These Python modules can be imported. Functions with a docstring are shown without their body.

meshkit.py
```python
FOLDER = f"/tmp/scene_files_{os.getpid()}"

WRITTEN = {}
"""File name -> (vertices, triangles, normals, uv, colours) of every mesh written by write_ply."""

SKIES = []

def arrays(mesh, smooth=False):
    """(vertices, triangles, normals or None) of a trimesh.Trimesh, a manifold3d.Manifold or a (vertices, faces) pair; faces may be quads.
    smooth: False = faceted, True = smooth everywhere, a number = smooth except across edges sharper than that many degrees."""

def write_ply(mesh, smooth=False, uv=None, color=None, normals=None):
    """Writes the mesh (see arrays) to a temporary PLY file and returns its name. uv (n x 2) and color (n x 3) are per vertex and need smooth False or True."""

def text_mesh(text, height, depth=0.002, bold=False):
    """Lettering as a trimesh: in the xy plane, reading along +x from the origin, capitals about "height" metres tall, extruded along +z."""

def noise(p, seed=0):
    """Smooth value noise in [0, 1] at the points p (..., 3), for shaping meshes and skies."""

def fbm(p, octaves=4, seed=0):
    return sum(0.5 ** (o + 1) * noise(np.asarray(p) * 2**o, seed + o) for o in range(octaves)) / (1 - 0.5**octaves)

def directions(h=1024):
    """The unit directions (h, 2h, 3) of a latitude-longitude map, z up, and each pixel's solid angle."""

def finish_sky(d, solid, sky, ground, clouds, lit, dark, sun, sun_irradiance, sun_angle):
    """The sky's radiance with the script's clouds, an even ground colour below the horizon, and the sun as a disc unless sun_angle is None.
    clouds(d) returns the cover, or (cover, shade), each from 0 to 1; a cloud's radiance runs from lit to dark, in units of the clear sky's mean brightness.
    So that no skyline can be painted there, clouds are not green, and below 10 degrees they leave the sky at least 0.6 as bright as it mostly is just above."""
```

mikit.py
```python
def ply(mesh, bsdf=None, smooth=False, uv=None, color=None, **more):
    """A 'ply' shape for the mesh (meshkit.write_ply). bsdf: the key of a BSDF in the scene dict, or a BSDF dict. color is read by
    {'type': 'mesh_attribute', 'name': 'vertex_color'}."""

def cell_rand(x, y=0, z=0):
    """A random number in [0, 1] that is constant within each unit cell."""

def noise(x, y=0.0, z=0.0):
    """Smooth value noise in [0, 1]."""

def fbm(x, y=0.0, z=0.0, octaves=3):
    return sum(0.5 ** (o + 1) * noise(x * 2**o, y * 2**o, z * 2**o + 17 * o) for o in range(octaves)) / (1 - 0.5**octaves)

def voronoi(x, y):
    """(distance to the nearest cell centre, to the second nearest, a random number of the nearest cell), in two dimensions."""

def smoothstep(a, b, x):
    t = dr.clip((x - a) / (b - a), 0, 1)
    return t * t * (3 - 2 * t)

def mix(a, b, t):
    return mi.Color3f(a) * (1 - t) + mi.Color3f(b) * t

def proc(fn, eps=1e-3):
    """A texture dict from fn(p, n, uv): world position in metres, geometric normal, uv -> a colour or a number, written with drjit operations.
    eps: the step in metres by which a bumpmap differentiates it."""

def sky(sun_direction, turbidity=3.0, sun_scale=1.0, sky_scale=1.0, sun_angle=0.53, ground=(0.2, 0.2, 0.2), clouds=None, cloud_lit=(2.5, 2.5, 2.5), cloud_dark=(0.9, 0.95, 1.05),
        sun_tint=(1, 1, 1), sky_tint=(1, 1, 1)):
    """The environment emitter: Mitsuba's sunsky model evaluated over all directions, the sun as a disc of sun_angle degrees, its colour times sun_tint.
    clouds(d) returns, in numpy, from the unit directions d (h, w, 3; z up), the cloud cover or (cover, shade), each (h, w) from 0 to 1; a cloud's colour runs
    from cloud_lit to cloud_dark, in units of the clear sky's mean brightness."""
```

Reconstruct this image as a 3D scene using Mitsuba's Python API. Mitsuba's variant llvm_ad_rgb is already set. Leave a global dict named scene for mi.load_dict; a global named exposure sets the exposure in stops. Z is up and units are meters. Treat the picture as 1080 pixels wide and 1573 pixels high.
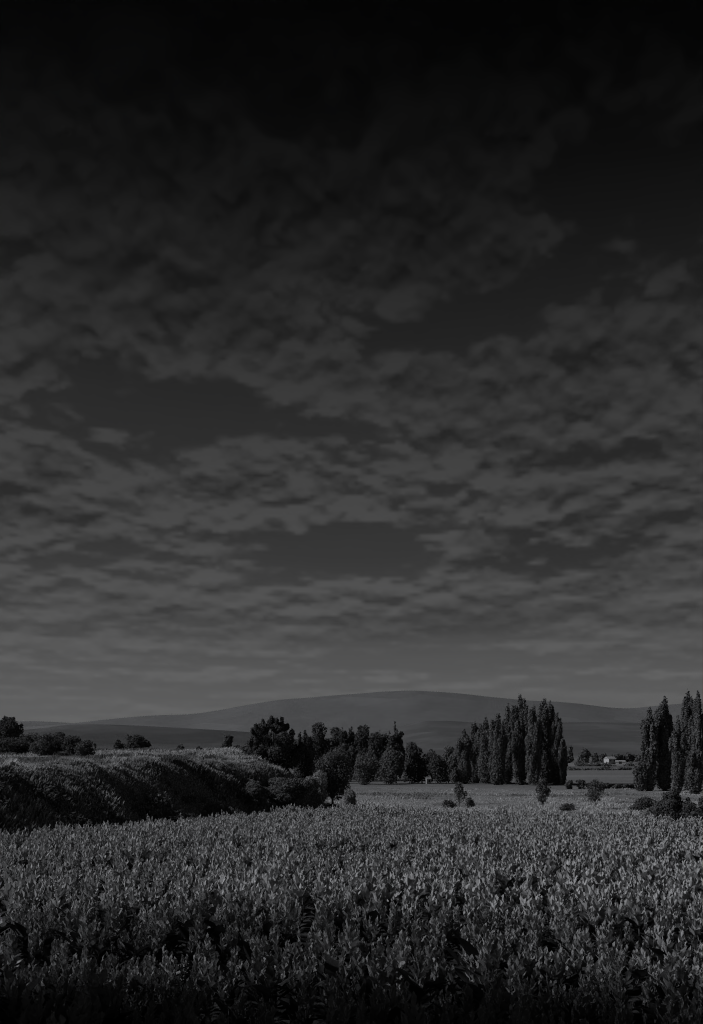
import math
import numpy as np
import trimesh
import drjit as dr
import mitsuba as mi
import mikit
import meshkit
from mikit import noise, fbm, voronoi, smoothstep, mix

T = mi.ScalarTransform4f
scene = {'type': 'scene'}
labels = {}

# ------------------------------------------------------------------ camera, light, exposure
EYE = 2.7                       # lens height above the soil of the crop field
F, CX, HOR = 1573.0, 540.0, 1160.0   # focal length, centre column and horizon row of the 1080 x 1573 picture
scene['camera'] = {
    'type': 'perspective', 'fov_axis': 'x', 'fov': 2 * math.degrees(math.atan(540 / F)),
    'principal_point_offset_y': -(HOR - 786.5) / 1573,
    'near_clip': 0.2, 'far_clip': 60000.0,
    'to_world': T().look_at(origin=[0, 0, EYE], target=[0, 100, EYE], up=[0, 0, 1]),
    'medium': {'type': 'ref', 'id': 'haze_air'},
}
exposure = 1.3
SUN_AZ, SUN_EL = 2.0, 35.0      # degrees behind the picture's left, degrees above the horizon
sun_dir = [-math.cos(math.radians(SUN_AZ)) * math.cos(math.radians(SUN_EL)),
           -math.sin(math.radians(SUN_AZ)) * math.cos(math.radians(SUN_EL)), math.sin(math.radians(SUN_EL))]


def lin(s):
    s = np.asarray(s, float) / 255
    return np.where(s < .04045, s / 12.92, ((s + .055) / 1.055) ** 2.4)


# brightness of the thin veil and of the broken cloud layer by elevation, with a fade to black overhead put into both
EL_V = [0, 2.2, 4, 6, 8, 10.7, 13, 17.3, 21.8, 26, 29.5, 33, 36, 40, 90]
VEIL = lin([98, 97, 91, 81, 68, 57, 50, 45, 35, 24, 12, 4, 1, .5, .5])
EL_C = [0, 2.2, 5, 7.5, 10.7, 14.5, 20, 25, 29.5, 33, 36, 40, 90]
CLOUD = lin([98, 97, 90, 80, 71, 64, 52, 37, 19, 7, 2, 1, .5])
SKY_TOP = float(lin(125))
# openings (-) and heavier banks (+) of the cloud layer: azimuth, elevation, their half-widths in degrees, strength
BANKS = [(-7.6, 18.4, 8.5, 1.6, -.55), (4.6, 22.2, 5.0, 1.5, -.95), (9, 23.4, 3, 1.2, -.5), (10.8, 23.6, 2.6, 1.5, -.5), (.8, 11.6, 5.0, 1.4, -.75), (-15.5, 16.3, 3, .9, -.35), (14, 29.0, 4.0, 1.3, -.4), (13, 26.0, 4, 1.6, -.2), (-9.2, 21.6, 2.5, .7, -.25),
         (-17, 11.8, 6, 1.0, -.2), (-6, 12.9, 3, .5, -.25), (9, 31.5, 6, 1.6, .34), (-1, 33, 7, 1.8, .26), (15, 33, 4, 1.4, .2), (-8.5, 11.0, 2.2, 1.0, .25),
         (-10, 27.5, 12, 4.5, .36), (5, 28.3, 6, 3, .36), (8.2, 25.0, 2.5, 1.4, .38), (1.5, 24.6, 3, 1.4, .3), (-4, 20.5, 3.6, 1.2, .36), (-10.5, 20.4, 1.8, 1.1, .34), (-16, 19.5, 4, 1.6, .3), (-3.6, 22.8, 4, 1.2, .3),
         (2.2, 19.8, 4.2, 1.2, .42), (14.5, 22.4, 5, 2.2, .4), (12.5, 19.5, 8, 2.6, .46), (14.5, 15.5, 5.5, 3.0, .46), (7.7, 17.0, 5, 1.8, .34), (-6.8, 15.0, 7.5, 1.6, .34), (-1.4, 13.6, 4.5, 1.1, .3), (-16.5, 13.6, 4.5, 1.8, .55),
         (12, 11.2, 7, 1.6, .85), (6.3, 9.9, 1.8, .9, .4), (4, 13.0, 4, .5, -.25), (-10, 8.6, 9, .8, .25), (6, 8.3, 9, .7, .2), (0, 7.6, 45, 1.5, .34)]
# thick dark bellies of that layer
BELLIES = [(-17.5, 12.7, 5, .9, 1.15), (12.8, 10.3, 5.5, 1.1, 1.1), (-11, 29, 11, 4.5, .45), (-3, 6.75, 25, .55, .55), (11, 7.6, 12, .5, .35), (12.5, 21.2, 5, .7, .3), (-8, 14.0, 5, .6, .25), (16, 16.5, 4, 1.0, .35), (-1, 28.6, 5, 1.2, .3)]


def step01(a, b, x):
    t = np.clip((x - a) / (b - a), 0, 1)
    return t * t * (3 - 2 * t)


def puffs(q, seed):
    """rounded lumps: 1 in the middle of each scattered cell, falling to 0 between them"""
    i = np.floor(q)
    best = np.full(q.shape[:-1], 9.0)
    for off in np.ndindex(3, 3, 3):
        cell = i + np.array(off) - 1
        h = [meshkit.noise(cell * 1.0, seed + a) for a in range(3)]
        best = np.minimum(best, sum((cell[..., a] + .15 + .7 * h[a] - q[..., a]) ** 2 for a in range(3)))
    return np.clip(1 - np.sqrt(best), 0, 1)


def clouds(d):
    up = np.clip(d[..., 2], 0, 1)
    el = np.degrees(np.arcsin(up))
    flat = np.maximum(np.hypot(d[..., 0], d[..., 1]), 1e-6)
    az = np.degrees(np.arctan2(d[..., 0], d[..., 1]))
    q = np.stack([d[..., 0] / flat * 15, d[..., 1] / flat * 15, np.log(.095 * el + .07) / .095], -1)
    warp = np.stack([meshkit.fbm(q * .8 + 11 * k, 4, 5 + k) for k in range(3)], -1) - .5
    fine = np.stack([meshkit.fbm(q * 4 + 71 * k, 3, 15 + k) for k in range(3)], -1) - .5
    w = q + warp * 1.2 + fine * .35
    big = meshkit.fbm(q * np.array([.26, .26, .36]) + warp * .5 + 3.7, 4, 1)
    lump = .60 * puffs(w * np.array([.8, .8, .85]), 2) + .40 * puffs(w * np.array([1.9, 1.9, 1.9]) + 40, 12)
    lump = lump * np.interp(el, [3, 6, 9, 14, 24, 31], [.3, .45, .6, 1, 1, 1]) + .45 * np.interp(el, [3, 6, 9, 14, 24, 31], [.7, .55, .4, 0, 0, 0])
    soft = meshkit.fbm(q * 1.5 + fine * .7 + 19, 4, 33)
    n = .46 * big + .32 * lump + .28 * soft
    bias = sum(s * np.exp(-((az + 2.4 * warp[..., 0] - a) / wa) ** 2 - ((el + 1.2 * warp[..., 1] - e) / we) ** 2) for a, e, wa, we, s in BANKS)
    m = (n - .505) * 2.6 + bias * .80 + .03
    belly = sum(s * np.exp(-((az + 3 * warp[..., 2] - a) / wa) ** 2 - ((el + 1.4 * warp[..., 0] - e) / we) ** 2) for a, e, wa, we, s in BELLIES)
    cover = step01(-.12, .17, m)
    thick = step01(.15, .95, m + .5 * (big - .5)) + belly * (.6 + .8 * soft)
    lit = sum(n - np.roll(n, -k, 1) for k in (2, 5)) * .8
    top = sum(n - np.roll(n, k, 0) for k in (2, 4)) * .8
    veil = np.interp(el, EL_V, VEIL) * (.93 + .14 * meshkit.fbm(q * np.array([.5, .5, .9]) + 50, 4, 9))
    edge = np.interp(el, [0, 3, 6, 9, 13, 24], [.1, .25, .55, .95, 1.15, .9])
    body = np.interp(el, EL_C, CLOUD) * np.clip(1.04 - .40 * thick + edge * (1.8 * lit + 2.2 * top + .7 * (soft - .5) + .4 * (lump - .45)), .45, 1.25)
    r = veil * (1 - cover) + np.maximum(body, veil * .78) * cover
    return np.ones_like(el), np.clip(1 - r / SKY_TOP, 0, 1)


SKY_GAIN, SUN_GAIN = .745, 1.0
SUN_TINT = (.79, 1, 1.5)
scene['sky'] = mikit.sky(sun_dir, turbidity=3, sun_scale=SUN_GAIN, sun_angle=6, sun_tint=SUN_TINT, ground=(.1, .1, .1),
                         clouds=clouds, cloud_lit=(SKY_GAIN * SKY_TOP / float(lin(110)),) * 3, cloud_dark=(0, 0, 0))
scene['haze_air'] = {'type': 'homogeneous', 'albedo': .95, 'sigma_t': .8e-5, 'phase': {'type': 'hg', 'g': .75}}

# ------------------------------------------------------------------ materials (the photograph is black and white)


def matte(name, fn):
    scene[name] = {'type': 'twosided', 'bsdf': {'type': 'diffuse', 'reflectance': mikit.proc(fn)}}
    return name


def leafy(name, base, spread, scale, shine=.35, thin=0.):
    def fn(p, n, uv):
        v = fbm(p.x * scale, p.y * scale, p.z * scale, octaves=2)
        return mi.Color3f(base + spread * (v - .5) * 2)
    if thin:
        scene[name] = {'type': 'principledthin', 'base_color': mikit.proc(fn), 'roughness': .6, 'diff_trans': thin, 'eta': 1.4}
    else:
        scene[name] = {'type': 'twosided', 'bsdf': {'type': 'principled', 'base_color': mikit.proc(fn), 'roughness': .65, 'specular': shine}}
    return name


def bark(p, n, uv):
    return mi.Color3f(.10 + .10 * fbm(p.x * 9, p.y * 9, p.z * 2, octaves=3))


matte('bark', bark)
leafy('leaf_dark', .095, .03, .9, .35, .5)
leafy('leaf_mid', .135, .04, .9, .35, .5)
leafy('leaf_poplar', .135, .04, .5, .35, .5)
leafy('leaf_pale', .3, .08, 1.5, .3, .5)
leafy('leaf_bank', .15, .06, .8, .3, .5)
leafy('leaf_far', .085, .03, .1)
leafy('straw', .40, .10, .6, .2, .7)
leafy('straw_dull', .24, .08, .25, .2, .7)
leafy('bank_grass_leaf', .29, .10, .35, .2, .7)
leafy('weeds', .15, .05, .4, .2, .6)
leafy('crop_leaf', .075, .03, 2.2, .3, .3)
leafy('crop_flower', .38, .08, 2.2, .2, .35)
leafy('crop_stem', .12, .04, 3.0, .3)

# ------------------------------------------------------------------ terrain


def smooth(a, b, x):
    t = np.clip((np.asarray(x, float) - a) / (b - a), 0, 1)
    return t * t * (3 - 2 * t)


Y_PLAIN = np.array([-2000, -300, -60, 0, 40, 80, 110, 140, 180, 230, 400, 20000], float)
Z_PLAIN = np.array([4.0, 4.0, 1.5, 0, -1.0, -2.0, -2.8, -3.55, -4.05, -4.2, -4.2, -4.2])
Y_TOP = np.array([-2000, -300, -60, 0, 45, 62, 85, 120, 150, 200, 300, 20000], float)
Z_TOP = np.array([6, 6, 4.2, 2.7, 2.05, 2.15, 2.2, 3.15, 3.2, 1.0, -4.2, -4.2])
Y_FOOT = np.array([-2000, -60, 0, 38, 60, 80, 90, 110, 160, 300, 20000], float)
X_FOOT = np.array([-300, -36, -25, -13.0, -7.4, -2.0, -1.7, -4.5, -16, -60, -3000])


def zplain(y):
    return (np.interp(y - 6, Y_PLAIN, Z_PLAIN) + np.interp(y, Y_PLAIN, Z_PLAIN) + np.interp(y + 6, Y_PLAIN, Z_PLAIN)) / 3


def inside_bank(x, y):
    """metres to the left of the bank's foot"""
    return (np.interp(y, Y_FOOT, X_FOOT) - x) * .88


def height(x, y):
    x, y = np.asarray(x, float), np.asarray(y, float)
    w = inside_bank(x, y)
    near = np.exp(-np.abs(y) / 400)
    wob = (meshkit.fbm(np.stack([x * .25, y * .25, 0 * x], -1), 3, 4) - .5) * near
    s = smooth(0, 5.4, w + wob * 1.2)
    z = zplain(y) * (1 - s) + np.interp(y, Y_TOP, Z_TOP) * s
    return z + wob * (.25 + .4 * s * (1 - s) * 4) + (meshkit.fbm(np.stack([x / 35, y / 35, 0 * x], -1), 2, 8) - .5) * .5 * smooth(90, 150, y) * (1 - smooth(400, 900, y))


def at(px, d):
    """the x of something d metres ahead that stands in the picture's column px"""
    return (px - CX) / F * d


def ground_at(px, py, lo=8, hi=3000):
    """the point of the ground that the picture shows at (px, py)"""
    d = np.geomspace(lo, hi, 6000)
    x = at(px, d)
    row = HOR + (EYE - height(x, d)) / d * F
    i = np.argmax(row < py) if (row < py).any() else len(d) - 1
    return np.array([x[i], d[i], height(x[i], d[i])])


def crop_edge(x):
    return np.interp(x, [-60, -1, 6.6, 17.6, 40], [79, 78, 66, 51.5, 27])


def in_crop(x, y):
    return (y < crop_edge(x)) & (inside_bank(x, y) < -.25) & (y > 3)


def ground_mat(p, n, uv):
    x, y = p.x, p.y
    soil = .032 + .03 * fbm(x * 3, y * 3, 0, octaves=3)
    grass = .10 + .16 * fbm(x * .5, y * .22, 0, octaves=4)
    # the plain's fields: long strips lying across the view
    fx, fy = x / 260 + .3 * noise(x / 300, y / 400), y / 95
    _, _, which = voronoi(fx, fy)
    fields = .09 + .08 * which + .06 * (fbm(x / 20, y / 14, 0, octaves=3) - .5)
    far = smoothstep(170, 260, y)
    base = grass * (1 - far) + fields * far
    foot = dr.select(y < 38, -25 + (y / 38) * 12, dr.select(y < 80, -13 + (y - 38) / 42 * 11, -2))
    edge = dr.select(x < 6.6, 78 - (x + 1) / 7.6 * 12, 66 - (x - 6.6) * 1.32)
    crop = smoothstep(0, .8, edge - y) * smoothstep(0, .8, x - foot)
    return mi.Color3f(base * (1 - crop) + soil * crop)


matte('ground_mat', ground_mat)


def grid_axis(lo, hi, fine, grow, centre=0.):
    out, s, v = [centre], fine, centre
    while v < hi:
        v += s
        out.append(v)
        if v > 90:
            s *= grow
    s, v = fine, centre
    while v > lo:
        v -= s
        out.insert(0, v)
        if v < -45:
            s *= grow
    return np.array(out)


def grid_mesh(X, Y, Z):
    a, b = X.shape
    i = np.arange(a * b).reshape(a, b)
    f = np.stack([i[:-1, :-1], i[1:, :-1], i[1:, 1:], i[:-1, 1:]], -1).reshape(-1, 4)
    return np.stack([X, Y, Z], -1).reshape(-1, 3), f


gx, gy = np.unique(np.clip(grid_axis(-14500, 14500, .75, 1.09), -14500, 14500)), np.unique(np.clip(grid_axis(-14500, 14500, .75, 1.04), -14500, 14500))
GX, GY = np.meshgrid(gx, gy, indexing='ij')
gv, gf = grid_mesh(GX, GY, height(GX, GY))
scene['ground'] = mikit.ply((gv, gf), 'ground_mat', smooth=True)
labels['ground'] = {'label': 'farmland falling gently away from the camera to a wide plain', 'kind': 'structure', 'category': 'ground'}

# ------------------------------------------------------------------ hills


def hill_texture(scale, woods, fields):
    def fn(p, n, uv):
        w = fbm(p.x / scale, p.y / scale, p.z / scale * 2, octaves=5)
        t = smoothstep(.42, .60, w)
        _, _, c = voronoi(p.x / (scale * .55), p.y / (scale * .4))
        return mi.Color3f(woods * (1 - t) + (fields * (.88 + .24 * c)) * t + .02 * (fbm(p.x / 60, p.y / 60, p.z / 60, octaves=2) - .5))
    return fn


def ridge(name, D, pts, depth, mat, label, rough, seed):
    px, py = np.array(pts, float).T
    xs = np.linspace(at(px[0], D), at(px[-1], D), 420)
    crest = np.interp(xs, at(px, D), (HOR - py) / F * D + EYE)
    ker = np.hanning(13)
    crest = np.convolve(np.pad(crest, 6, mode='edge'), ker / ker.sum(), 'valid')
    ts = np.linspace(-1, 1, 70)
    X, TT = np.meshgrid(xs, ts, indexing='ij')
    C = np.broadcast_to(crest[:, None], X.shape)
    Y = D + TT * depth
    prof = np.where(TT < 0, (1 - np.abs(TT)) ** 1.25, 1 - TT ** 2)
    spur = meshkit.fbm(np.stack([X / (depth * .45), Y / (depth * .7), 0 * X], -1), 5, seed) - .5
    bell = np.abs(TT) * (1 - np.abs(TT)) * 4
    Z = -9 + (C + 9) * (prof + rough * spur * bell)
    Y = Y + spur * depth * .15 * bell
    Z = Z + (meshkit.fbm(np.stack([X / 260, Y / 260, 0 * X], -1), 3, seed + 9) - .5) * .016 * C.max()
    v, f = grid_mesh(X, Y, Z)
    scene[name] = mikit.ply((v, f), mat, smooth=True)
    labels[name] = {'label': label, 'kind': 'structure', 'category': 'hill'}


matte('mountain_mat', hill_texture(900, .120, .127))  # haze brightening put into the mountain base colour, air itself kept thin
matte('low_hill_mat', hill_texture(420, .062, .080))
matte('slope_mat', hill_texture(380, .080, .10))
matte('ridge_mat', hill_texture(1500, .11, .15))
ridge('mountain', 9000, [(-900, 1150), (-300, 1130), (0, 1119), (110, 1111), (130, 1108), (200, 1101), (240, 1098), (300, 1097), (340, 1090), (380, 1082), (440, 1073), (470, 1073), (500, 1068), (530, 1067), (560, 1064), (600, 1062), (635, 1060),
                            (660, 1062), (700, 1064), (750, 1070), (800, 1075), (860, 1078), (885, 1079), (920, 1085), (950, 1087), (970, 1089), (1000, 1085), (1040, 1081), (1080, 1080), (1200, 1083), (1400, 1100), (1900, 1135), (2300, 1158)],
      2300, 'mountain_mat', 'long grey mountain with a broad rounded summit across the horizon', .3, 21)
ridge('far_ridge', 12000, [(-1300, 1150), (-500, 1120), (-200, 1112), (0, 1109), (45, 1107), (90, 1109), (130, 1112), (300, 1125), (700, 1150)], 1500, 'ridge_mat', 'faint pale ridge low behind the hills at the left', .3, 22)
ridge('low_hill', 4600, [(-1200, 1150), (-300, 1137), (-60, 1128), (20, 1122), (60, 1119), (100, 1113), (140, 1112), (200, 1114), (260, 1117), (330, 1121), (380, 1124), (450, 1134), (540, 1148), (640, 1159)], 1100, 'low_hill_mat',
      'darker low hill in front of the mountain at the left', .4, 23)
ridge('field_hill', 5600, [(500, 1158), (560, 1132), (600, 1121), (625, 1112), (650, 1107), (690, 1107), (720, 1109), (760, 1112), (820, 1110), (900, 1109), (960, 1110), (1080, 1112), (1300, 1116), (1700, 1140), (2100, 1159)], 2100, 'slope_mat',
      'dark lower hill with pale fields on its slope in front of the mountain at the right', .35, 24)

# ------------------------------------------------------------------ haze box (scenery inside, sky outside)
scene['haze'] = {'type': 'cube', 'to_world': T().translate([0, 0, 300]).scale([15000, 15000, 315]), 'bsdf': {'type': 'null'}, 'interior': {'type': 'ref', 'id': 'haze_air'}}
labels['haze'] = {'label': 'thin pale haze in the air over the plain', 'category': 'haze', 'kind': 'stuff'}

# ------------------------------------------------------------------ building blocks of plants


def leaves(c, nrm, size, rng, aspect=1.7, droop=.25):
    """four-cornered leaf sprays at the points c facing nrm, each folded along its middle"""
    n = len(c)
    nrm = nrm / (np.linalg.norm(nrm, axis=1, keepdims=True) + 1e-9)
    a = np.cross(nrm, rng.normal(size=(n, 3)))
    a /= np.linalg.norm(a, axis=1, keepdims=True) + 1e-9
    b = np.cross(nrm, a)
    s = (size * rng.uniform(.6, 1.35, n))[:, None]
    v = np.stack([c - a * s * aspect / 2, c - b * s / 2 - nrm * s * droop, c + a * s * aspect / 2, c + b * s / 2 - nrm * s * droop], 1).reshape(-1, 3)
    i = np.arange(n)[:, None] * 4
    return v, np.vstack([i + [0, 1, 2], i + [0, 2, 3]])


def blob_points(lobes, n, rng, inner=.55, fuzz=.11):
    lobes = np.asarray(lobes, float)
    area = (lobes[:, 3] * lobes[:, 5] + lobes[:, 4] * lobes[:, 5] + lobes[:, 3] * lobes[:, 4]) ** 1.0
    k = rng.choice(len(lobes), n, p=area / area.sum())
    u = rng.normal(size=(n, 3))
    u /= np.linalg.norm(u, axis=1, keepdims=True)
    r = 1 - (1 - inner) * rng.random(n) ** 2 + np.minimum(np.abs(rng.normal(size=n)), 1.7) * fuzz
    c = lobes[k, :3] + u * lobes[k, 3:] * r[:, None]
    return c, u / lobes[k, 3:] * lobes[k, 3:].mean(1, keepdims=True)


def tube(points, radii, sides=6):
    p = np.asarray(points, float)
    t = np.gradient(p, axis=0)
    t /= np.linalg.norm(t, axis=1, keepdims=True) + 1e-12
    a = np.cross(t, np.where(np.abs(t[:, 2:]) < .9, [0, 0, 1.], [1., 0, 0]))
    a /= np.linalg.norm(a, axis=1, keepdims=True) + 1e-12
    b, ang = np.cross(t, a), np.arange(sides) * 2 * np.pi / sides
    v = p[:, None] + np.asarray(radii, float)[:, None, None] * (np.cos(ang)[None, :, None] * a[:, None] + np.sin(ang)[None, :, None] * b[:, None])
    i, j = np.meshgrid(np.arange(len(p) - 1), np.arange(sides), indexing='ij')
    q = np.stack([i * sides + j, i * sides + (j + 1) % sides, (i + 1) * sides + (j + 1) % sides, (i + 1) * sides + j], -1).reshape(-1, 4)
    return v.reshape(-1, 3), np.vstack([q[:, [0, 1, 2]], q[:, [0, 2, 3]]])


def join(parts):
    vs, fs, o = [], [], 0
    for v, f in parts:
        vs.append(v)
        fs.append(f + o)
        o += len(v)
    return np.vstack(vs), np.vstack(fs)


def numbered(name):
    key, i = name, 0
    while key in labels:
        i += 1
        key = f'{name}_{i:03d}'
    return key


def wood(base, lobes, r, rng, fork=.35, stems=1):
    """trunk from the ground up into the crown with a limb to each lobe"""
    lobes = np.asarray(lobes, float)
    out = []
    top = lobes[:, :3].mean(0)
    hub = base * (1 - fork) + top * fork
    for s in range(stems):
        off = np.array([rng.normal() * r * 1.5 * (stems > 1), rng.normal() * r * 1.5 * (stems > 1), 0])
        lean = np.array([rng.normal() * r * 3 * (stems > 1), rng.normal() * r * (stems > 1), 0])
        ps = np.linspace(0, 1, 5)[:, None]
        path = (base + off - [0, 0, .2]) * (1 - ps) + (hub + lean) * ps + rng.normal(size=(5, 3)) * r * .25 * ps * (1 - ps) * 4
        out.append(tube(path, np.linspace(1.25, .75, 5) * r))
        for k in range(s, len(lobes), stems):
            end = lobes[k, :3] + [0, 0, lobes[k, 5] * .3]
            mid = (path[-1] + end) / 2 + rng.normal(size=3) * r * .8 + [0, 0, -.15 * lobes[k, 5]]
            out.append(tube([path[-1] - [0, 0, r * .4], mid, end], [r * .55, r * .32, r * .08], 5))
    return join(out)


def plant(name, label, category, base, lobes, n, leaf, mat, rng, trunk_r=None, group=None, fork=.35, stems=1, inner=.55, jit=.7, trunk_name='trunk', fuzz=.11):
    key = numbered(name)
    c, u = blob_points(lobes, n, rng, inner, fuzz)
    keep = c[:, 2] > height(c[:, 0], c[:, 1]) - .05
    c, u = c[keep], u[keep]
    u = u / np.linalg.norm(u, axis=1, keepdims=True) + rng.normal(size=u.shape) * jit
    scene[key + '__crown'] = mikit.ply(leaves(c, u, leaf, rng), mat)
    if trunk_r:
        scene[f'{key}__{trunk_name}'] = mikit.ply(wood(np.asarray(base, float), lobes, trunk_r, rng, fork, stems), 'bark', smooth=True)
    labels[key] = {'label': label, 'category': category}
    if group:
        labels[key]['group'] = group
    return key


def round_lobes(base, w, h, rng, n=11, low=.25, depth=None, spike=.0):
    """the lobes of an uneven crown of width w whose top stands h above its foot: limbs' leaf masses of many sizes, one side heavier than the other"""
    x, y, z = base
    depth = depth or w
    out = []
    n = int(n * 1.6)
    ch = h * (1 - low)
    skew = rng.normal() * .12 * w
    for i in range(n):
        t = rng.random() ** .85
        a = rng.uniform(0, 2 * np.pi)
        rad = math.sqrt(max(.03, 1 - (2 * t - .75) ** 2 / 1.7)) * .74 * math.sqrt(rng.random() * .85 + .15)
        r = rng.uniform(.09, .23)
        out.append([x + math.cos(a) * rad * w / 2 + skew * (t - .3), y + math.sin(a) * rad * depth / 2, z + h * low + ch * (.10 + .78 * t), r * w, r * depth, r * min(ch, w * 1.2) * rng.uniform(.8, 1.3)])
    out.append([x + skew * .2, y, z + h * low + ch * .40, w * .31, depth * .31, ch * .38])
    for k in range(int(spike)):
        a = rng.uniform(-.42, .42) * w
        out.append([x + a, y + rng.uniform(-.2, .2) * depth, z + h * (.95 - .55 * (abs(a) / w * 1.6) ** 1.3), w * .055, w * .055, h * rng.uniform(.09, .18)])
    out = np.array(out)
    top = (out[:, 2] + out[:, 5]).max()
    out[:, 2] += (z + h - top) * np.clip((out[:, 2] - z) / (top - z), 0, 1)
    return out


def poplar_lobes(base, w, h, rng, n=28, tops=4):
    """upright plumes close round one axis, the tallest in the middle"""
    x, y, z = base
    out = [[x, y, z + h * .83, w * .12, w * .12, h * .17], [x + rng.normal() * w * .04, y, z + h * .68, w * .18, w * .18, h * .20], [x, y, z + h * .46, w * .22, w * .22, h * .28], [x, y, z + h * .22, w * .26, w * .26, h * .22]]
    for k in range(tops):
        a = rng.uniform(0, 6.28)
        out.append([x + math.cos(a) * w * .16, y + math.sin(a) * w * .2, z + h * rng.uniform(.66, .84), w * .12, w * .12, h * rng.uniform(.1, .15)])
    for k in range(n):
        t = rng.uniform(.06, .74)
        a = rng.uniform(0, 6.28)
        rad = w * .38 * (math.sin(math.pi * min(1, .25 + .75 * (1 - t) ** .8)) * .5 + .5) * rng.uniform(.6, 1.05)
        out.append([x + math.cos(a) * rad, y + math.sin(a) * rad, z + h * (t + .06), w * rng.uniform(.07, .13), w * rng.uniform(.07, .13), h * rng.uniform(.07, .13)])
    return np.array(out)


# ------------------------------------------------------------------ the two stands of poplars and the trees of the middle distance
def poplar(px, top, foot, wpx, label, group, seed, dy=0.):
    rng = np.random.default_rng(seed)
    g = ground_at(px, foot, 60)
    d = g[1] + dy
    b = np.array([at(px, d), d, 0.])
    b[2] = height(b[0], d)
    h = (HOR - top) / F * d + EYE - b[2]
    w = wpx / F * d * 1.2
    plant('poplar_tree', label, 'tree', b, poplar_lobes(b, w, h, rng), int(5000 + 90 * h * w), .30, 'leaf_poplar', rng, .022 * h, group, fork=.5, fuzz=.2)


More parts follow.
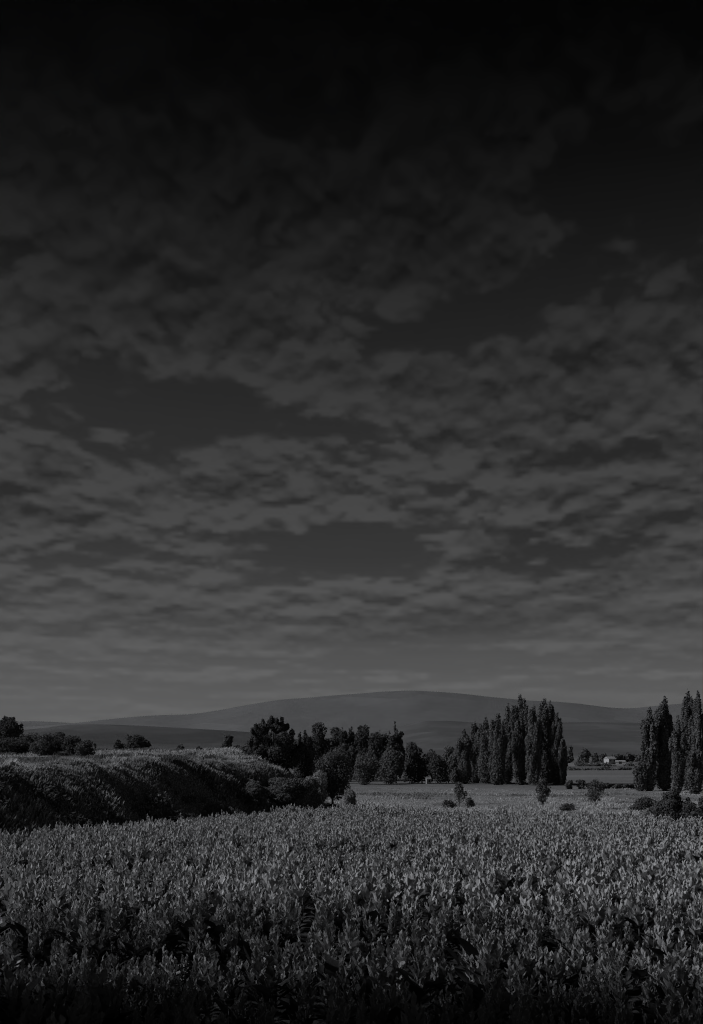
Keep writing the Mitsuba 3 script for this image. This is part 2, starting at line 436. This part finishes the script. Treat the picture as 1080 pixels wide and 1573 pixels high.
MID = [  # column, top row, foot row, width, how it differs, depth offset
    (700, 1150, 1203, 24, 'low bushy poplar at the left foot of the middle stand of poplars', 4),
    (713, 1122, 1204, 26, 'leftmost full-height poplar of the middle stand', 0),
    (728, 1112, 1204, 30, 'round-topped poplar second from the left in the middle stand', 8),
    (746, 1106, 1204, 32, 'broad poplar on the left shoulder of the middle stand', 3),
    (765, 1100, 1205, 30, 'poplar just left of the tall pair in the middle stand', -4),
    (780, 1086, 1205, 26, 'slim poplar leaning on the tallest tree of the middle stand', 6),
    (799, 1071, 1205, 30, 'tallest poplar of the middle stand, with a pointed top', 0),
    (819, 1087, 1205, 28, 'poplar in the notch between the two highest tops of the middle stand', -6),
    (836, 1076, 1205, 30, 'second tallest poplar, right of the notch in the middle stand', 5),
    (845, 1082, 1205, 22, 'narrow poplar touching the right side of the second tallest one', 10),
    (856, 1098, 1205, 22, 'poplar stepping down at the right of the middle stand', 0),
    (865, 1134, 1205, 14, 'short thin poplar at the right end of the middle stand', -3)]
for i, (px, top, foot, w, lab, dy) in enumerate(MID):
    poplar(px, top, foot, w, lab, 'poplars of the middle stand', 300 + i, dy)
RIGHT = [
    (984, 1170, 1214, 20, 'low bushy poplar at the left foot of the right-hand stand', -4),
    (998, 1091, 1215, 26, 'slender poplar at the left of the right-hand stand', 0),
    (1021, 1075, 1215, 32, 'tall full poplar second from left in the right-hand stand', 2),
    (1041, 1105, 1216, 24, 'shorter poplar in the dip of the right-hand stand', -6),
    (1057, 1066, 1216, 24, 'tall thin poplar with a pointed top near the right edge', 4),
    (1072, 1065, 1216, 20, 'tall thin poplar beside another one at the right edge', -2),
    (1088, 1085, 1216, 30, 'poplar cut by the right edge of the picture', 2),
    (1066, 1150, 1217, 24, 'low leafy poplar under the tall thin pair at the right edge', -10)]
for i, (px, top, foot, w, lab, dy) in enumerate(RIGHT):
    poplar(px, top, foot, w, lab, 'poplars of the right-hand stand', 340 + i, dy)


def tree(name, px, top, foot, wpx, label, mat, seed, group=None, d=None, n=None, leaf=None, low=.12, spike=0, lobes=11, stems=1, trunk=True, cat='tree', inner=.55, jit=.7):
    rng = np.random.default_rng(seed)
    if d is None:
        b = ground_at(px, foot, 30)
    else:
        b = np.array([at(px, d), d, height(at(px, d), d)])
    h = (HOR - top) / F * b[1] + EYE - b[2]
    w = wpx / F * b[1]
    leaf = (leaf or 1.9 * b[1] / 1024) * .72
    n = int(1.8 * n) if n else int(np.clip(2.0 * math.pi * w * h / (leaf * leaf), 400, 9000))
    return plant(name, label, cat, b, round_lobes(b, w, h, rng, lobes, low, spike=spike), n, leaf, mat, rng, (max(.02 * h, .03) if trunk else None), group, stems=stems, inner=inner, jit=jit)


ROW = [  # trees across the plain behind the big dark tree
    (470, 1122, 1188, 26, 'small-topped tree between the big dark tree and the row behind', 1, 250),
    (488, 1110, 1188, 36, 'round dark tree at the left of the distant row', 0, 270),
    (514, 1116, 1188, 24, 'squat dark tree second in the distant row', 0, 285),
    (528, 1117, 1189, 18, 'narrow dark tree in the middle of the distant row', 1, 280),
    (543, 1116, 1189, 20, 'narrow dark tree right of another narrow one in the distant row', 1, 290),
    (558, 1114, 1189, 28, 'tallest round tree at the right of the distant row', 0, 280),
    (573, 1124, 1189, 22, 'lower tree on the right shoulder of the distant row', 0, 275),
    (588, 1121, 1190, 18, 'thin tree left of the pointed tree in the distant row', 1, 300),
    (604, 1111, 1190, 20, 'pointed tree standing higher at the right end of the distant row', 2, 300),
    (615, 1123, 1190, 14, 'small tree leaning on the pointed one at the row end', 0, 300)]
for i, (px, top, foot, w, lab, sp, d) in enumerate(ROW):
    tree('dark_tree', px, top, foot, w * 1.35, lab, 'leaf_dark', 400 + i, 'dark trees of the distant row', d=d, low=.0, spike=sp * 2, lobes=16)
FRONT = [  # lower round trees in front of that row
    (556, 1155, 1190, 32, 'round bushy tree in front of the tall row, at the edge of the pale meadow', 'leaf_mid', 240),
    (600, 1147, 1193, 36, 'broad grey tree left of the tall narrow one, behind the meadow', 'leaf_mid', 246),
    (633, 1140, 1193, 28, 'upright dark tree between two lower round trees behind the meadow', 'leaf_dark', 250),
    (655, 1152, 1194, 28, 'low round dark tree right of the upright one behind the meadow', 'leaf_dark', 250),
    (678, 1160, 1195, 26, 'low dark tree just left of the middle poplars', 'leaf_dark', 244),
    (690, 1146, 1195, 24, 'tree with a paler top just behind the left end of the middle poplars', 'leaf_mid', 270)]
for i, (px, top, foot, w, lab, mat, d) in enumerate(FRONT):
    tree('round_tree', px, top, foot, w * 1.3, lab, mat, 430 + i, 'round trees in front of the distant row', d=d, low=.0, lobes=14)

# ------------------------------------------------------------------ trees and bushes on the bank and its top
OAK = [(418, 1112, 9, 9), (404, 1121, 10, 9), (430, 1119, 11, 9), (394, 1134, 9, 11), (414, 1139, 15, 13), (438, 1140, 14, 14), (428, 1158, 17, 13), (453, 1158, 13, 13), (402, 1156, 10, 9), (446, 1172, 12, 8), (414, 1171, 9, 7),
       (417, 1105, 2.5, 6), (405, 1111, 2.5, 6), (433, 1108, 2.5, 7), (389, 1123, 3, 6), (426, 1108, 2.5, 5), (396, 1118, 2.5, 5), (441, 1116, 2.5, 5), (449, 1126, 4, 5), (463, 1147, 5, 7), (386, 1142, 4, 6)]
rng = np.random.default_rng(500)
d = 86.
b = np.array([at(424, d), d, float(height(at(424, d), d))])
lobes = np.array([[at(px, d), d + rng.normal() * .7, EYE + (HOR - py) / F * d, rx / F * d, max(rx, 6) / F * d, rz / F * d] for px, py, rx, rz in OAK])
plant('small_oak', 'big dark tree with spiky top and forked trunk at the end of the bank', 'tree', b, lobes, 13000, .12, 'leaf_dark', rng, .11, None, fork=.25, stems=3, inner=.4)
tree('small_oak', 465, 1123, 1190, 34, 'dark tree joined to the right side of the big dark tree', 'leaf_dark', 501, d=94, leaf=.15, low=.1, spike=4, n=3600)
tree('bush', 383, 1142, 1180, 42, 'dim rounded bush at the left foot of the big dark tree', 'leaf_mid', 502, d=92, leaf=.17, low=.0, cat='bush')
tree('round_tree', 511, 1150, 1215, 66, 'round-headed small tree with a bare trunk at the end of the bank', 'leaf_mid', 503, d=89, n=6000, leaf=.15, low=.30, lobes=16)
tree('bush', 482, 1185, 1232, 52, 'pale-topped rounded bush below the big dark tree', 'leaf_pale', 504, d=81, n=5500, leaf=.13, low=.0, cat='bush', trunk=True)
tree('bush', 432, 1195, 1240, 84, 'wide dark bush at the foot of the bank end', 'leaf_bank', 505, d=75, n=5500, leaf=.15, low=.0, cat='bush')
tree('bush', 386, 1200, 1246, 62, 'dark bush on the bank left of the wide one', 'leaf_bank', 506, d=70, n=5000, leaf=.15, low=.0, cat='bush')
tree('bush', 539, 1213, 1238, 26, 'small grey bush under the round-headed tree at the meadow edge', 'straw_dull', 507, d=84, n=2600, leaf=.13, low=.0, cat='bush')
tree('round_tree', 14, 1100, 1166, 44, 'tall open tree at the left edge of the picture', 'leaf_dark', 510, d=110, n=4200, leaf=.2, low=.12, spike=4)
tree('round_tree', -22, 1112, 1166, 44, 'dark tree half cut off by the left edge of the picture', 'leaf_dark', 511, d=112, leaf=.2, low=.08)
LEFT = [
    (10, 1130, 1170, 60, 'dark bush under the tall tree at the left edge', 'leaf_dark', 104),
    (44, 1126, 1168, 46, 'bush right of the tall tree at the left edge', 'leaf_mid', 106),
    (66, 1128, 1168, 34, 'low grey bush between two higher bushes on the bank top', 'leaf_mid', 102),
    (91, 1124, 1168, 40, 'spiky dark bush on the bank top with one thin upright tip', 'leaf_dark', 108),
    (112, 1131, 1168, 26, 'dark bush at the right end of the bushy mass on the bank top', 'leaf_dark', 106),
    (132, 1136, 1172, 24, 'small grey bush standing alone right of the bushy mass', 'leaf_mid', 100)]
for i, (px, top, foot, w, lab, mat, d) in enumerate(LEFT):
    tree('bush', px, top, foot, w * 1.35, lab, mat, 520 + i, 'bushes on the bank top at the left', d=d, leaf=.2, low=.0, cat='bush', spike=2 + 4 * (i == 3))
tree('bush', 183, 1136, 1156, 20, 'smaller left bush of the dark pair on the bank skyline', 'leaf_dark', 530, d=135, low=.0, cat='bush')
tree('bush', 212, 1128, 1156, 44, 'larger right bush of the dark pair on the bank skyline', 'leaf_dark', 531, d=135, low=.0, cat='bush', spike=1)
tree('bush', 277, 1143, 1153, 14, 'tiny dark bush on the skyline left of the upright little tree', 'leaf_dark', 532, d=140, low=.0, cat='bush')
tree('bush', 306, 1147, 1160, 10, 'tiny thin shrub on the skyline beside the upright little tree', 'leaf_dark', 533, d=130, low=.0, cat='bush')
tree('small_cypress', 348, 1128, 1160, 20, 'upright dark little tree alone on the bank skyline', 'leaf_dark', 534, d=128, low=.0, lobes=8, spike=2)

# saplings and bushes of the meadow at the right
tree('sapling', 706, 1201, 1240, 26, 'open young tree left of the others on the meadow', 'leaf_mid', 540, d=100, leaf=.16, low=.25, spike=5, lobes=6, n=420, inner=.2)
tree('bush', 690, 1227, 1242, 20, 'low bush left of the leftmost young tree', 'leaf_bank', 541, d=97, low=.0, cat='bush')
tree('bush', 723, 1224, 1242, 18, 'low bush right of the leftmost young tree', 'leaf_bank', 542, d=97, low=.0, cat='bush')
tree('sapling', 834, 1196, 1246, 24, 'narrow young tree standing upright in the middle of the meadow', 'leaf_mid', 543, d=90, leaf=.15, low=.2, spike=4, lobes=7, n=520, inner=.2)
tree('sapling', 914, 1197, 1241, 33, 'young tree with a full oval crown on the meadow at the right', 'leaf_mid', 544, d=100, leaf=.16, low=.2, spike=4, lobes=8, n=650, inner=.2)
tree('bush', 871, 1234, 1250, 26, 'small dark dome-shaped bush between the young trees', 'leaf_dark', 545, d=82, low=.0, cat='bush')
tree('bush', 990, 1224, 1254, 40, 'dark bush with bare grey twigs left of the big round bush', 'leaf_dark', 546, d=80, low=.0, cat='bush', spike=3)
tree('bush', 998, 1238, 1258, 36, 'pale weedy bush in front of the dark bush', 'straw_dull', 547, d=70, low=.0, cat='bush')
tree('bush', 1034, 1211, 1260, 56, 'big dark round bush at the field edge near the right', 'leaf_dark', 548, d=66, n=5200, leaf=.13, low=.0, cat='bush', spike=3)
tree('bush', 1066, 1232, 1262, 44, 'low dark bush right of the big round one', 'leaf_dark', 549, d=64, low=.0, cat='bush')
tree('bush', 1082, 1222, 1262, 24, 'bush cut by the right edge of the picture', 'leaf_mid', 550, d=66, low=.0, cat='bush')
tree('bush', 948, 1240, 1254, 60, 'flat weedy thicket along the crop edge', 'leaf_bank', 551, d=84, low=.0, cat='bush')
# the hedge on the plain between the two stands of poplars
for i, (px, w, top) in enumerate([(874, 14, 1199), (892, 18, 1197), (908, 16, 1204), (932, 18, 1203), (948, 16, 1205), (962, 18, 1204), (974, 12, 1206)]):
    tree('hedge_bush', px, top, 1214, w, ['tiny dark hedge bush beside the middle poplars', 'dome-shaped hedge bush, highest of the low hedge', 'flat hedge bush hidden behind the oval young tree', 'dark hedge bush right of the oval young tree',
         'low hedge bush in the middle of the right part of the hedge', 'broad low hedge bush left of the right-hand poplars', 'last small hedge bush at the foot of the right-hand poplars'][i],
         'leaf_dark', 560 + i, 'bushes of the low hedge on the plain', d=208, low=.0, cat='bush')
for nm, d, lab in (('far_hedge', 640., 'thin dark hedge line across the plain in front of the farmhouse'), ('far_hedge', 470., 'faint low hedge across the pale field between the poplars')):
    rng = np.random.default_rng(int(d))
    xs = rng.uniform(at(780, d), at(1110, d), 60)
    ys = d + rng.normal(size=60) * 1.5 + (xs - at(930, d)) * .12
    hh = rng.uniform(.5, 1.5, 60) * (1.3 if d > 500 else .7)
    lob = np.stack([xs, ys, height(xs, ys) + hh * .4, rng.uniform(1.2, 3.2, 60), rng.uniform(.6, 1.2, 60), hh], -1)
    plant(nm, lab, 'hedge', [xs[0], d, 0], lob, 3500, .7, 'leaf_mid', rng)
# far trees by the farm
for i, (px, top, foot, w, d) in enumerate([(875, 1146, 1170, 14, 900), (897, 1150, 1170, 24, 920), (914, 1156, 1170, 12, 940), (926, 1156, 1171, 12, 960), (950, 1158, 1171, 22, 1000), (968, 1156, 1171, 22, 1000), (984, 1158, 1171, 20, 980), (891, 1169, 1177, 10, 690)]):
    tree('distant_tree', px, top, foot, w, ['distant tree close beside the middle poplars', 'broad distant tree in the gap left of the farmhouse', 'small distant tree halfway to the farmhouse', 'slim distant tree just left of the farmhouse',
         'pale distant tree right behind the farmhouse', 'distant tree between farmhouse and right-hand poplars', 'distant tree touching the right-hand poplars', 'small dark tree alone on the pale strip of field'][i],
         'leaf_far', 580 + i, 'distant trees round the farm', d=d, leaf=1.5, low=.0, n=700)

# ------------------------------------------------------------------ far farmhouses


def plaster(p, n, uv):
    return mi.Color3f(.30 + .1 * fbm(p.x * .8, p.y * .8, p.z * .8))


matte('plaster', plaster)
matte('tiles', lambda p, n, uv: mi.Color3f(.22 + .08 * fbm(p.x * 3, p.y * 3, p.z * 3)))
matte('dark_glass', lambda p, n, uv: mi.Color3f(.03 + .01 * noise(p.x, p.y, p.z)))


def house(name, label, px, d, w, dep, h, roof, wins, rot=0., ground=None):
    key = numbered(name)
    x = at(px, d)
    z = height(x, d) if ground is None else ground
    M = T().translate([float(x), float(d), float(z)]).rotate([0, 0, 1], rot)
    walls = trimesh.creation.box([w, dep, h])
    walls.apply_translation([0, 0, h / 2 - .1])
    scene[key + '__wall'] = mikit.ply(walls, 'plaster', to_world=M)
    e = .05 * w
    v = np.array([[-w / 2 - e, -dep / 2 - e, h - .15], [w / 2 + e, -dep / 2 - e, h - .15], [w / 2 + e, dep / 2 + e, h - .15], [-w / 2 - e, dep / 2 + e, h - .15], [-w / 2 - e, 0, h + roof], [w / 2 + e, 0, h + roof]])
    f = np.array([[0, 1, 5], [0, 5, 4], [2, 3, 4], [2, 4, 5], [0, 4, 3], [1, 2, 5], [0, 3, 2], [0, 2, 1]])
    scene[key + '__roof'] = mikit.ply((v, f), 'tiles', to_world=M)
    for i, (wx, wz, ww, wh) in enumerate(wins):
        b = trimesh.creation.box([ww, .12, wh])
        b.apply_translation([wx, -dep / 2 - .03, wz])
        scene[key + ('__window' if not i else f'__window_{i:03d}')] = mikit.ply(b, 'dark_glass', to_world=M)
    labels[key] = {'label': label, 'category': 'house'}


house('farmhouse', 'small white farmhouse far off on the plain between the poplars', 937, 800, 6.5, 7, 4.2, 1.6, [(-1.6, 2.6, .9, 1.2), (1.6, 2.6, .9, 1.2)], 20)
house('barn', 'low grey barn right of the white farmhouse', 953, 790, 7, 6, 2.0, 1.0, [(0, 1.2, 2.2, 2.0)], -15)
house('hut', 'little pale hut among the low dark trees behind the meadow', 658, 243, 1.1, 1.1, 1.35, .4, [(.1, .7, .4, .5)], 12)

# ------------------------------------------------------------------ grass, weeds and the scrub on the bank (nobody could count it)


def tufts(x, y, h, spread, blades, rng, width=.16):
    """bundles of pointed blades on the ground at (x, y)"""
    n = len(x)
    z = height(x, y)
    b = np.repeat(np.stack([x, y, z - .03], -1), blades, 0)
    hh = np.repeat(h, blades) * rng.uniform(.5, 1.1, n * blades)
    a = rng.uniform(0, 6.283, n * blades)
    dirv = np.stack([np.cos(a), np.sin(a), 0 * a], -1)
    side = np.stack([-np.sin(a), np.cos(a), 0 * a], -1)
    b = b + dirv * (rng.random(n * blades) * spread)[:, None]
    lean = rng.uniform(.05, .55, n * blades)[:, None]
    w = (hh * width * rng.uniform(.5, 1.3, n * blades))[:, None]
    tip = b + dirv * lean * hh[:, None] + [0, 0, 1] * hh[:, None] + np.array([.12, 0, 0]) * hh[:, None]
    mid = (b + tip) / 2 + [0, 0, 1] * (hh[:, None] * .1) - dirv * (lean * hh[:, None] * .12)
    v = np.stack([b - side * w * .5, b + side * w * .5, mid + side * w * .6, mid - side * w * .6, tip], 1).reshape(-1, 3)
    i = np.arange(n * blades)[:, None] * 5
    return v, np.vstack([i + [0, 1, 2], i + [0, 2, 3], i + [3, 2, 4]])


def wedge(n, lo, hi, half, rng, power=1.0):
    """points of the ground between lo and hi metres within the cone of view and some way beside it"""
    y = lo * (hi / lo) ** (rng.random(n) ** power)
    return rng.uniform(-half, half, n) * y + 0, y


rng = np.random.default_rng(7)
x, y = wedge(70000, 45, 205, .42, rng, .85)
ok = (y > crop_edge(x) + .2) & (inside_bank(x, y) < .5)
x, y = x[ok], y[ok]
patch = meshkit.fbm(np.stack([x / 9, y / 14, 0 * x], -1), 3, 31)
hh = .14 + .34 * smooth(.45, .7, patch)
hh = hh * (1 + 1.3 * np.exp(-np.maximum(y - crop_edge(x), 0) / 7) * smooth(.4, .65, meshkit.fbm(np.stack([x / 4, y / 5, 0 * x + 2], -1), 2, 35)))
light = meshkit.fbm(np.stack([x / 12, y / 20, 0 * x + 5], -1), 2, 33) > .45
scene['meadow_grass'] = mikit.ply(tufts(x[light], y[light], hh[light], .35, 4, rng, .3), 'straw')
labels['meadow_grass'] = {'label': 'pale rough grass of the meadow beyond the crop', 'category': 'grass', 'kind': 'stuff'}
scene['meadow_weeds'] = mikit.ply(tufts(x[~light], y[~light], hh[~light], .35, 4, rng, .3), 'straw_dull')
labels['meadow_weeds'] = {'label': 'greyer weeds in patches between the pale meadow grass', 'category': 'weeds', 'kind': 'stuff'}

y = rng.uniform(30, 150, 60000)
away = rng.random(60000) ** 1.8
x = np.interp(y, Y_FOOT, X_FOOT) - (4.8 + 26 * away) / .88
pn = meshkit.fbm(np.stack([x / 3, y / 3, 0 * x], -1), 3, 41)
hh = (.10 + .34 * smooth(.48, .75, pn)) * (1 + 1.1 * np.exp(-away * 9) * smooth(.4, .7, meshkit.fbm(np.stack([x / 1.6, y / 1.6, 0 * x + 6], -1), 2, 46)))
dry = (away < .22) ^ (meshkit.fbm(np.stack([x / 5, y / 9, 0 * x], -1), 2, 42) > .60)
scene['bank_top_grass'] = mikit.ply(tufts(x[dry], y[dry], hh[dry], .25, 4, rng, .25), 'straw')
labels['bank_top_grass'] = {'label': 'pale dry grass along the top edge of the bank', 'category': 'grass', 'kind': 'stuff'}
scene['bank_top_weeds'] = mikit.ply(tufts(x[~dry], y[~dry], hh[~dry], .25, 4, rng, .25), 'weeds')
labels['bank_top_weeds'] = {'label': 'darker weeds behind the pale grass on top of the bank', 'category': 'weeds', 'kind': 'stuff'}

y = rng.uniform(12, 100, 1800)
w = rng.uniform(-.2, 5.0, 1800)
x = np.interp(y, Y_FOOT, X_FOOT) - w / .88
lump = meshkit.fbm(np.stack([x / 2.6, y / 2.6, 0 * x], -1), 2, 43)
x, y, w, lump = x[lump > .50], y[lump > .50], w[lump > .50], lump[lump > .50]
r = rng.uniform(.12, .34, len(x)) * (1.1 - .1 * w) * (.5 + 1.1 * lump)
lob = np.stack([x, y, height(x, y) + r * .35, r * 1.3, r * 1.3, r * rng.uniform(.7, 1.4, len(x))], -1)
y2 = rng.uniform(12, 100, 42000)
w2 = rng.uniform(-.3, 6.4, 42000)
x2 = np.interp(y2, Y_FOOT, X_FOOT) - w2 / .88
h2 = .16 + .34 * smooth(.4, .7, meshkit.fbm(np.stack([x2 / 2.5, y2 / 2.5, 0 * x2], -1), 3, 47))
scene['bank_grass'] = mikit.ply(tufts(x2, y2, h2, .3, 5, rng, .24), 'bank_grass_leaf')
labels['bank_grass'] = {'label': 'long rank grass hanging on the shaded face of the bank', 'category': 'grass', 'kind': 'stuff'}
c, u = blob_points(lob, 34000, rng, .7)
scene['bank_scrub'] = mikit.ply(leaves(c, u + rng.normal(size=u.shape) * .5, .13, rng), 'leaf_bank')
labels['bank_scrub'] = {'label': 'dark brambles and weeds covering the shaded face of the bank', 'category': 'scrub', 'kind': 'stuff'}

# ------------------------------------------------------------------ the crop


def blade(length, width, lift, curl, az, root, rows, fold=.22, twist=0.):
    """one pointed leaf: a strip of rows with a folded midrib, rising at 'lift' and bending over by 'curl' (radians)"""
    t = np.linspace(0, 1, rows + 1)
    ang = lift - curl * t
    step = length / rows
    r = np.concatenate([[0], np.cumsum(np.cos(ang[:-1]) * step)])
    z = np.concatenate([[0], np.cumsum(np.sin(ang[:-1]) * step)])
    wd = width * np.interp(t, [0, .12, .4, .7, 1], [.25, .7, 1, .66, .0])
    d, s = np.array([math.cos(az), math.sin(az), 0]), np.array([-math.sin(az), math.cos(az), 0])
    up = -np.sin(ang)[:, None] * d + np.cos(ang)[:, None] * [0, 0, 1]
    mid = root + r[:, None] * d + z[:, None] * [0, 0, 1]
    ca, sa = np.cos(twist * t)[:, None], np.sin(twist * t)[:, None]
    s2 = s * ca + up * sa
    u2 = up * ca - s * sa
    L = mid + s2 * wd[:, None] / 2 + u2 * wd[:, None] * fold
    R = mid - s2 * wd[:, None] / 2 + u2 * wd[:, None] * fold
    v = np.stack([L, mid, R], 1).reshape(-1, 3)
    f = []
    for i in range(rows):
        a, b = 3 * i, 3 * i + 3
        if i == rows - 1:
            f += [[a, a + 1, b + 1], [a + 1, a + 2, b + 1]]
        else:
            f += [[a, a + 1, b + 1], [a, b + 1, b], [a + 1, a + 2, b + 2], [a + 1, b + 2, b + 1]]
    return v, np.array(f)


def crop_plant(seed, rows, low, spikes, bracts, wide=1.):
    """(stems, dark leaves, pale flower spikes) of one bushy plant about 0.75 m high at the origin"""
    rng = np.random.default_rng(seed)
    stems, out, flowers = [], [], []
    for i in range(low):
        u = i / low
        a = i * 2.4 + rng.normal() * .4
        root = np.array([math.cos(a) * .05 * u, math.sin(a) * .05 * u, .10 + .30 * u])
        ln = rng.uniform(.20, .34)
        out.append(blade(ln, ln * rng.uniform(.5, .65) * wide, .35 + .55 * u + rng.normal() * .15, rng.uniform(.1, .8), a, root, rows, rng.uniform(.05, .2), rng.normal() * .3))
    for k in range(spikes):
        a = k * 6.283 / spikes + rng.normal() * .45
        rad = rng.uniform(.05, .13) if k else .03
        top = rng.uniform(.58, .80) - .4 * rad
        tip = np.array([math.cos(a) * rad + .07 + rng.normal() * .03, math.sin(a) * rad + rng.normal() * .03, top])
        foot = np.array([tip[0] * .2, tip[1] * .2, .12])
        stems.append(tube([foot, (foot + tip) / 2 + [tip[0] * .12, tip[1] * .12, 0], tip - (tip - foot) * .15], [.009, .007, .003], 4))
        length = rng.uniform(.22, .36)
        fl = []
        for i in range(bracts):
            u = i / (bracts - 1)
            p = tip + (foot - tip) / np.linalg.norm(foot - tip) * length * (1 - u * .95)
            ln = (.132 * (1 - u) + .075 * u) * rng.uniform(.85, 1.25) * (1 + .25 * (wide > 1))
            fl.append(blade(ln, ln * rng.uniform(.58, .78) * wide, .75 + .65 * u + rng.normal() * .12, rng.uniform(-.4, .3), i * 2.4 + k + rng.normal() * .3, p, 2, rng.uniform(.15, .35), rng.normal() * .2))
        flowers.append(join(fl))
    return join(stems), out, flowers


VAR = 6
near_kinds = [crop_plant(900 + k, 3, 10, 5, 11) for k in range(VAR)]
far_kinds = [crop_plant(950 + k, 2, 4, 5, 5, 1.3) for k in range(VAR)]
rng = np.random.default_rng(17)
pts, rowsize = [], []
yy = 4.0
while yy < 80:
    gap = .39
    half = .44 * yy + 3.5
    xs = np.arange(-half, half, gap)
    rowsize.append(np.full(len(xs), rng.uniform(.86, 1.16)))
    pts.append(np.stack([xs + rng.normal(size=len(xs)) * .09, yy + rng.normal(size=len(xs)) * .11 + xs * .06 + .25 * np.sin(xs * .11)], -1))
    yy += .50
pts, rowsize = np.vstack(pts), np.concatenate(rowsize)
rowsize, pts = rowsize[in_crop(pts[:, 0], pts[:, 1])], pts[in_crop(pts[:, 0], pts[:, 1])]
bare = meshkit.fbm(np.stack([pts[:, 0] * .8, pts[:, 1] * .55, 0 * pts[:, 0]], -1), 3, 51)
keep = (bare < .74) & (rng.random(len(pts)) > .05)
pts, rowsize = pts[keep], rowsize[keep]
vig = meshkit.fbm(np.stack([pts[:, 0] * .35, pts[:, 1] * .5, 0 * pts[:, 0] + 3], -1), 3, 53)
tall = meshkit.fbm(np.stack([pts[:, 0] * 1.3, pts[:, 1] * 1.1, 0 * pts[:, 0] + 8], -1), 2, 57)
size = rowsize * (.50 + .38 * vig + .52 * tall) * rng.uniform(.84, 1.16, len(pts))
turn = rng.uniform(0, 360, len(pts))
tilt = rng.normal(size=(len(pts), 2)) * 5
kind = rng.integers(0, VAR, len(pts))
pz = height(pts[:, 0], pts[:, 1])
row = HOR + (EYE - pz - .55) / pts[:, 1] * F
seen = (np.abs(pts[:, 0] / pts[:, 1]) < .35) & (row < 1585)
order = np.argsort(np.where(seen, pts[:, 1], 1e9))
nearest = set(order[:300].tolist())
for k, (stem, lv, fl) in enumerate(near_kinds):
    g = {'type': 'shapegroup', 'stem': mikit.ply(stem, 'crop_stem', smooth=True)}
    for i, b in enumerate(lv):
        g['leaf' if not i else f'leaf_{i:03d}'] = mikit.ply(b, 'crop_leaf', smooth=True)
    for i, b in enumerate(fl):
        g['flower_spike' if not i else f'flower_spike_{i:03d}'] = mikit.ply(b, 'crop_flower', smooth=True)
    scene[f'crop_plant_kind_{k}'] = g
for i in order[:300]:
    key = numbered('crop_plant')
    scene[key] = {'type': 'instance', 'shapegroup': {'type': 'ref', 'id': f'crop_plant_kind_{kind[i]}'},
                  'to_world': T().translate([float(pts[i, 0]), float(pts[i, 1]), float(pz[i])]).rotate([1, 0, 0], float(tilt[i, 0])).rotate([0, 1, 0], float(tilt[i, 1] + 4)).rotate([0, 0, 1], float(turn[i])).scale(float(size[i]))}
    labels[key] = {'label': 'crop plant with pale upright spikes over dark leaves in the nearest rows of the field', 'category': 'crop plant', 'group': 'crop plants in the nearest rows'}


def copies(kinds, idx, pick):
    out, o = [], 0
    for k in range(VAR):
        v, f = join(pick(kinds[k]))
        j = idx[kind[idx] == k]
        a, s = np.radians(turn[j]), size[j]
        ca, sa = np.cos(a), np.sin(a)
        x = v[None, :, 0] * ca[:, None] - v[None, :, 1] * sa[:, None]
        y = v[None, :, 0] * sa[:, None] + v[None, :, 1] * ca[:, None]
        z = np.broadcast_to(v[None, :, 2], x.shape)
        x = x + z * np.radians(tilt[j, 1] + 4)[:, None]
        y = y - z * np.radians(tilt[j, 0])[:, None]
        V = np.stack([x, y, z], -1) * s[:, None, None] + np.stack([pts[j, 0], pts[j, 1], pz[j]], -1)[:, None]
        Fk = f[None] + (np.arange(len(j)) * len(v))[:, None, None]
        out.append((V.reshape(-1, 3), Fk.reshape(-1, 3)))
    return join(out)


rest = np.array([i for i in range(len(pts)) if i not in nearest])
close, away = rest[pts[rest, 1] < 17], rest[pts[rest, 1] >= 17]
for part, mat, pick in (('leaves', 'crop_leaf', lambda kd: [kd[0]] + kd[1]), ('flower_spikes', 'crop_flower', lambda kd: kd[2])):
    scene[f'crop_field__{part}'] = mikit.ply(join([copies(near_kinds, close, pick), copies(far_kinds, away, pick)]), mat)
    labels[f'crop_field__{part}'] = {'kind': 'stuff'}
labels['crop_field'] = {'label': 'crop of pale upright spikes over dark leaves filling the field up to the bank and meadow', 'category': 'crop', 'kind': 'stuff'}

# ------------------------------------------------------------------ trees added out of view, crowns thinned to fade the nearest rows into dark
ADDED_SHADE = [(-16, 4, 19, 11, 9000), (-18, 8.0, 18, 9, 2200), (-18, 13, 18, 8, 300), (-17, -4, 19, 12, 9000), (-26, 0, 22, 13, 9000), (-17, -12, 18, 12, 8000), (-10, -16, 18, 13, 8000), (0, -16, 18, 13, 8000), (10, -17, 18, 13, 8000), (20, -13, 17, 12, 8000), (25, -4, 17, 12, 8000)]
for i, (sx, sy, sh, sw, sn) in enumerate(ADDED_SHADE):
    rng = np.random.default_rng(700 + i)
    b = np.array([sx, sy, float(height(sx, sy))])
    plant('added_shade_tree', 'added leafy tree outside the picture that darkens the nearest crop rows', 'tree', b, round_lobes(b, sw, sh, rng, 16, .18), sn, .42, 'leaf_dark', rng, .2, 'added trees out of view', inner=.3)

print('triangles', sum(len(meshkit.WRITTEN[d['filename']][1]) for d in scene.values() if isinstance(d, dict) and 'filename' in d))
